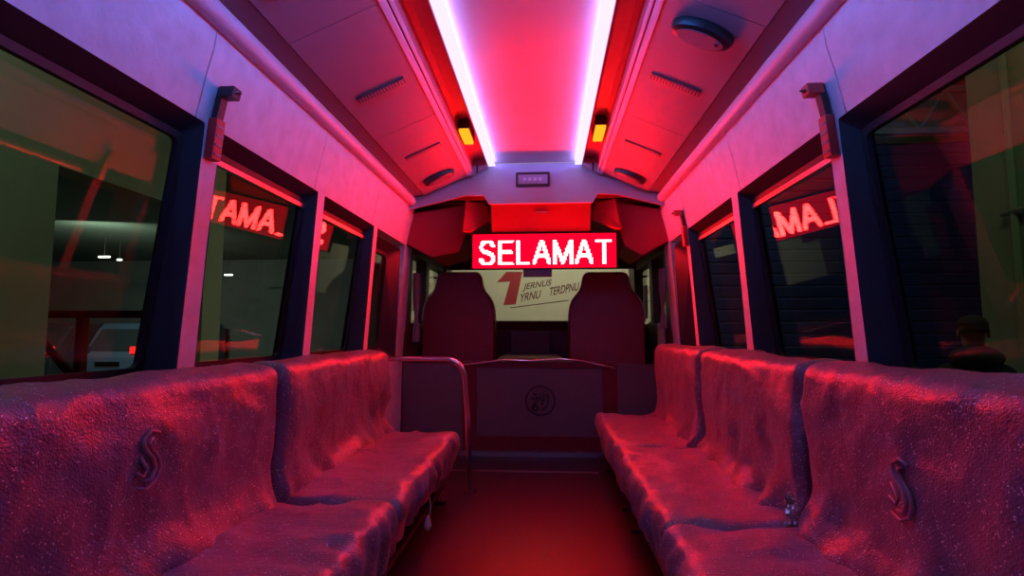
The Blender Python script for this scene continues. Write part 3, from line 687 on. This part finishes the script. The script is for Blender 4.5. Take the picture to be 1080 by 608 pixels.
b = MB(); b.box((XR, -6, GZ), (XR+.25, 4.93, 5)); struct(b.build('wall_garage_right', M['ggreen']), 'pale green garage wall on the right')
b = MB(); b.box((-2.7, 9.2, GZ), (12, 9.4, 5)); b2 = MB(); b2.box((-4.0, 12.8, GZ), (-2.0, 13, 5)); b2.box((-2.7, 9.42, GZ), (-2.5, 12.8, 5)); struct(b2.build('wall_garage_back', M['gdark']), 'dark wall beyond the cream front wall')
struct(b.build('wall_garage_front', M['gcream']), 'cream wall in front of the bus')
b = MB(); b.box((-4, -6, 5), (12, 13, 5.1)); struct(b.build('trim_9', M['gceil']), 'garage roof')
# blue roller shutter and girder at the right
t = thing('roller_shutter', (4.6, 7.5, GZ), 'dark blue roller shutter behind the right windows', 'shutter')
zs = at(960, 151, Y=7.5).z
b = MB()
nsl = 26; hsl = (zs-GZ)/nsl
for k in range(nsl):
    z = GZ+k*hsl; b.prism_on([(1.6, 7.5, z+.002), (1.6, 7.488, z+.02), (1.6, 7.488, z+hsl-.02), (1.6, 7.5, z+hsl)], (6.2, 0, 0))
b.box((1.6, 7.5, GZ), (7.8, 7.53, zs)); b.build('slat_curtain', M['blue'], t)
b = MB(); b.box((1.5, 7.44, GZ), (1.6, 7.56, zs+.05)); b.build('guide_rail', M['girder'], t)
b = MB(); b.box((5.86, 7.40, GZ), (5.96, 7.46, zs)); b.build('centre_post', M['girder'], t)
g = thing('roof_girder', (4.6, 7.3, zs+.1), 'steel lattice girder above the blue shutter', 'girder')
b = MB(); b.box((1.4, 7.25, zs+.05), (8, 7.33, zs+.13)); b.box((1.4, 7.25, zs+.62), (8, 7.33, zs+.70)); b.build('chord', M['girder'], g)
for k in range(9):
    x_ = 1.5+k*.72; b = MB(); b.tube([(x_, 7.29, zs+.1), (x_+.36, 7.29, zs+.65)], .022, 6); b.tube([(x_+.36, 7.29, zs+.65), (x_+.72, 7.29, zs+.1)], .022, 6); b.build('lattice_bar', M['girder'], g)
# conduit on green wall
b = MB(); b.tube([(XR-.03, 4.5, GZ), (XR-.03, 4.5, 4.6)], .03, 8); tag(b.build('drain_pipe', M['ggreen'], smooth='auto', loc=(XR-.03, 4.5, GZ)), 'vertical pipe on the green garage wall at the right', 'pipe')
b = MB(); b.tube([(XR-.04, 1.8, 1.9), (XR-.04, 4.6, 1.9)], .025, 8); tag(b.build('wall_conduit', M['girder'], smooth='auto', loc=(XR-.04, 1.8, 1.9)), 'horizontal conduit on the green garage wall at the right', 'conduit')
# poster on the front wall
YW = 9.2
ps = thing('poster', (.2, YW, 1.4), 'cream banner with a big red figure 1 and slanted lettering, seen through the windshield', 'poster')
a_ = at(455, 262, Y=YW-.02); c_ = at(690, 352, Y=YW-.02)
b = MB(); b.box((a_.x, YW-.02, c_.z), (c_.x, YW-.001, a_.z)); b.build('banner_sheet', M['posterwhite'], ps)
one = [(524, 298), (534, 287), (551, 287), (544, 321), (531, 322), (538, 297)]
b = MB(); b.prism_on([at(x_, y_, Y=YW-.021) for x_, y_ in one], (0, -.004, 0)); b.build('red_figure', M['posterred'], ps)
def text(txt, px0, py0, px1, py1, hpx, m_, name):
    cu = bpy.data.curves.new(name, 'FONT'); cu.body = txt; cu.size = 1; cu.shear = .3; cu.extrude = .0; cu.offset = 0.012
    o = bpy.data.objects.new('tmp', cu); COL.objects.link(o)
    dg = bpy.context.evaluated_depsgraph_get(); me = bpy.data.meshes.new_from_object(o.evaluated_get(dg)); bpy.data.objects.remove(o)
    xs = [v.co.x for v in me.vertices]; ys_ = [v.co.y for v in me.vertices]; w0 = max(xs)-min(xs); h0 = max(ys_)-min(ys_)
    p0 = at(px0, py0, Y=YW-.022); p1 = at(px1, py1, Y=YW-.022); hh = hpx/FPX*YW
    for v in me.vertices:
        u = (v.co.x-min(xs))/w0; q = v.co.y/h0
        v.co = Vector((p0.x+(p1.x-p0.x)*u, YW-.024, p0.z+(p1.z-p0.z)*u+q*hh))
    me.materials.append(m_); o = bpy.data.objects.new(name, me); COL.objects.link(o); o.parent = ps; me.transform(Matrix.Translation(-world_loc(ps)))
text('JERNUS', 551, 306, 582, 301, 8.5, M['posterink'], 'lettering')
text('YRNU', 549, 318.5, 571, 314, 8.5, M['posterink'], 'lettering')
text('TERDPNU', 580, 312, 611, 306, 8.5, M['posterink'], 'lettering')
b = MB(); b.prism_on([at(538, 324.5, Y=YW-.021), at(600, 316.5, Y=YW-.021), at(600, 317.3, Y=YW-.021), at(538, 325.3, Y=YW-.021)], (0, -.003, 0)); b.build('underline', M['posterink'], ps)
# parked van, seen far through the left opening
def van(x, y, lab, paint):
    t = thing('van', (x, y, GZ), lab, 'van')
    wv, hv, lv = 1.7, 1.95, 4.2
    side = [(0, .35), (-.02, .95), (.12, 1.08), (.55, 1.75), (.75, 1.93), (lv-.2, 1.95), (lv, 1.6), (lv, .35)]
    b = MB(); b.prism_on([(x-wv/2, y+dy, GZ+z) for dy, z in side], (wv, 0, 0)); b.build('body', paint, t, bevel=.06)
    b = MB(); b.add([(x-wv/2+.12, y+.125, GZ+1.13), (x+wv/2-.12, y+.125, GZ+1.13), (x+wv/2-.2, y+.505, GZ+1.74), (x-wv/2+.2, y+.505, GZ+1.74)], [(0, 1, 2, 3)]); bm_ = b
    b = MB(); b.prism_on([(x-wv/2+.12, y+.125, GZ+1.13), (x+wv/2-.12, y+.125, GZ+1.13), (x+wv/2-.2, y+.505, GZ+1.74), (x-wv/2+.2, y+.505, GZ+1.74)], (0, -.02, .012)); b.build('windscreen', M['vanglass'], t)
    b = MB(); b.box((x-wv/2+.05, y-.06, GZ+.32), (x+wv/2-.05, y+.03, GZ+.55)); b.build('bumper', M['black'], t, bevel=.02)
    b = MB(); b.box((x-.38, y-.035, GZ+.66), (x+.38, y, GZ+.82)); b.build('grille', M['chrome'], t, bevel=.01)
    for sx in (-1, 1):
        b = MB(); b.box((x+sx*.80-.14*(sx > 0), y-.03, GZ+1.05), (x+sx*.80+.14*(sx < 0), y+.16, GZ+1.25)); b.build('lamp', M['taillamp'] if sx > 0 else M['vanglass'], t)
        for wy in (.75, 3.3):
            b = MB(); b.tube([(x+sx*.84, y+wy, GZ+.32), (x+sx*.66, y+wy, GZ+.32)], .32, 20); b.build('wheel', M['rubber'], t, smooth='auto')
    return t
pv = at(115, 360, Y=14.5); van(pv.x, 14.5, 'grey-blue van parked deep in the dark garage, seen through the nearest left window', M['vanpaint'])
pv = at(25, 360, Y=14.3); van(pv.x, 14.3, 'added dark van at the far left of the garage, its red lamp standing in for a window reflection', M['vanglass'])  # added van; its lamp imitates a red reflection in the glass
# tube lights of the bay
for i, (px_, py_, wv) in enumerate(((110, 271, .32), (126, 274, .12), (225, 272, .42), (241, 290, .26), (222, 300, .1))):
    c = at(px_, py_, Y=14.0 if py_ < 280 else 16.5)
    b = MB(); b.box((c.x-wv/2, c.y-.03, c.z-.03), (c.x+wv/2, c.y+.03, c.z+.02)); o = b.build('ceiling_tube', M['tube'], loc=tuple(c), bevel=.01)
    tag(o, ['bright white tube lamp above the grey-blue van', 'tiny white lamp right of the tube lamp above the van', 'long white tube lamp seen in the second left window', 'short white tube lamp lower in the second left window', 'small dim lamp low in the second left window'][i], 'lamp')
    b = MB(); b.tube([c+Vector((0, 0, .02)), Vector((c.x, c.y, 3.61))], .005, 6)
    if c.z < 3.6: b.build('stem', M['black'], o)
# steel barrier in the opening
t = thing('steel_barrier', (-5.6, 6.6, GZ), 'dark steel barrier rail with a diagonal brace outside the nearest left window', 'barrier')
zr = at(80, 332, Y=6.6).z
b = MB(); b.box((-7.4, 6.56, zr-.05), (-4.3, 6.64, zr+.05)); b.build('top_rail', M['frame'], t)
b = MB(); b.tube([(-6.9, 6.6, zr), (-5.9, 6.6, GZ+.9)], .05, 6); b.build('brace', M['frame'], t)
for x_ in (-7.3, -6.0, -4.4):
    b = MB(); b.box((x_-.05, 6.55, GZ), (x_+.05, 6.65, zr)); b.build('post', M['frame'], t)

# ------------------------------------------------------------------ person outside the right window
PX, PY = at(1027, 360, Y=3.9).x, 3.9
def person(px, py):
    t = thing('person', (px, py, GZ), 'person in dark hooded jacket and cap standing outside the nearest right window, back turned', 'person')
    J = {'pel': (0, 0, .98), 'bel': (0, -.01, 1.12), 'che': (0, -.02, 1.32), 'nb': (0, 0, 1.47), 'nk': (0, .0, 1.55), 'hd': (0, -.015, 1.66), 'ht': (0, -.01, 1.76)}
    R = {'pel': (.15, .11), 'bel': (.14, .105), 'che': (.165, .115), 'nb': (.075, .07), 'nk': (.055, .055), 'hd': (.075, .092), 'ht': (.07, .08)}
    E_ = [('pel', 'bel'), ('bel', 'che'), ('che', 'nb'), ('nb', 'nk'), ('nk', 'hd'), ('hd', 'ht')]
    for s in (-1, 1):
        k = str(s)
        J.update({'sh'+k: (.18*s, 0, 1.42), 'el'+k: (.24*s, .02, 1.14), 'wr'+k: (.25*s, -.06, .88), 'pm'+k: (.25*s, -.08, .80),
                  'hip'+k: (.09*s, 0, .92), 'kn'+k: (.10*s, -.01, .50), 'an'+k: (.11*s, .02, .09), 'to'+k: (.13*s, -.14, .04)})
        R.update({'sh'+k: (.062, .062), 'el'+k: (.045, .045), 'wr'+k: (.03, .03), 'pm'+k: (.034, .022), 'hip'+k: (.095, .10), 'kn'+k: (.06, .065), 'an'+k: (.042, .045), 'to'+k: (.04, .035)})
        E_ += [('che', 'sh'+k), ('sh'+k, 'el'+k), ('el'+k, 'wr'+k), ('wr'+k, 'pm'+k), ('pel', 'hip'+k), ('hip'+k, 'kn'+k), ('kn'+k, 'an'+k), ('an'+k, 'to'+k)]
        for f in range(4):
            nm = 'f%d' % f+k; J[nm] = (.25*s-.004*s, -.11+f*.02, .74); J[nm+'b'] = (.245*s, -.115+f*.02, .705-(0 if f in (0, 3) else .01)); R[nm] = (.009, .009); R[nm+'b'] = (.007, .007); E_ += [('pm'+k, nm), (nm, nm+'b')]
        J['th'+k] = (.235*s, -.125, .79); J['thb'+k] = (.23*s, -.14, .755); R['th'+k] = (.011, .011); R['thb'+k] = (.008, .008); E_ += [('wr'+k, 'th'+k), ('th'+k, 'thb'+k)]
    names = list(J); me = bpy.data.meshes.new('body'); me.from_pydata([J[n] for n in names], [(names.index(a), names.index(c)) for a, c in E_], [])
    o = bpy.data.objects.new('body', me); COL.objects.link(o); o.parent = t
    sk = o.modifiers.new('skin', 'SKIN'); 
    if not me.skin_vertices: me.attributes.new('skin', 'FLOAT', 'POINT')
    for i, n in enumerate(names):
        v = me.skin_vertices[0].data[i]; v.radius = R[n]; v.use_root = (n == 'pel')
    o.modifiers.new('sub', 'SUBSURF').levels = 2; o.modifiers['sub'].render_levels = 2
    me.materials.append(M['cloth']); sk.use_smooth_shade = True
    dg = bpy.context.evaluated_depsgraph_get(); m2 = bpy.data.meshes.new_from_object(o.evaluated_get(dg)); o.modifiers.clear(); o.data = m2
    m2.materials.clear(); m2.materials.append(M['cloth']); m2.materials.append(M['skin'])
    for p in m2.polygons: p.material_index = 1 if (p.center.z > 1.53 or (p.center.z < .86 and abs(p.center.x) > .2)) else 0; p.use_smooth = True
    def ell(c, r, nm, m_, cut=None):
        bm = bmesh.new(); bmesh.ops.create_uvsphere(bm, u_segments=20, v_segments=14, radius=1)
        for v in bm.verts:
            v.co = Vector((v.co.x*r[0]+c[0], v.co.y*r[1]+c[1], max(v.co.z, cut if cut is not None else -2)*r[2]+c[2]))
        q = bpy.data.meshes.new(nm); bm.to_mesh(q); bm.free(); q.materials.append(m_)
        for p in q.polygons: p.use_smooth = True
        oo = bpy.data.objects.new(nm, q); COL.objects.link(oo); oo.parent = t; return oo
    ell((0, .012, 1.69), (.082, .10, .095), 'hair', M['hair'], -.2)
    ell((0, .0, 1.725), (.084, .106, .072), 'cap', M['cloth'], -.1)
    ell((0, -.11, 1.725), (.06, .06, .008), 'cap_brim', M['cloth'])
    ell((0, -.112, 1.655), (.012, .018, .022), 'nose', M['skin'])
    ell((0, .03, 1.50), (.15, .13, .085), 'hood', M['cloth'])
    for s in (-1, 1):
        ell((.034*s, -.088, 1.68), (.013, .010, .008), 'eye', M['paper']); ell((.083*s, 0, 1.665), (.012, .02, .032), 'ear', M['skin'])
    ell((0, -.092, 1.615), (.026, .012, .007), 'mouth', M['posterred'])
    t.rotation_euler = (0, 0, math.radians(160))
person(PX, PY)
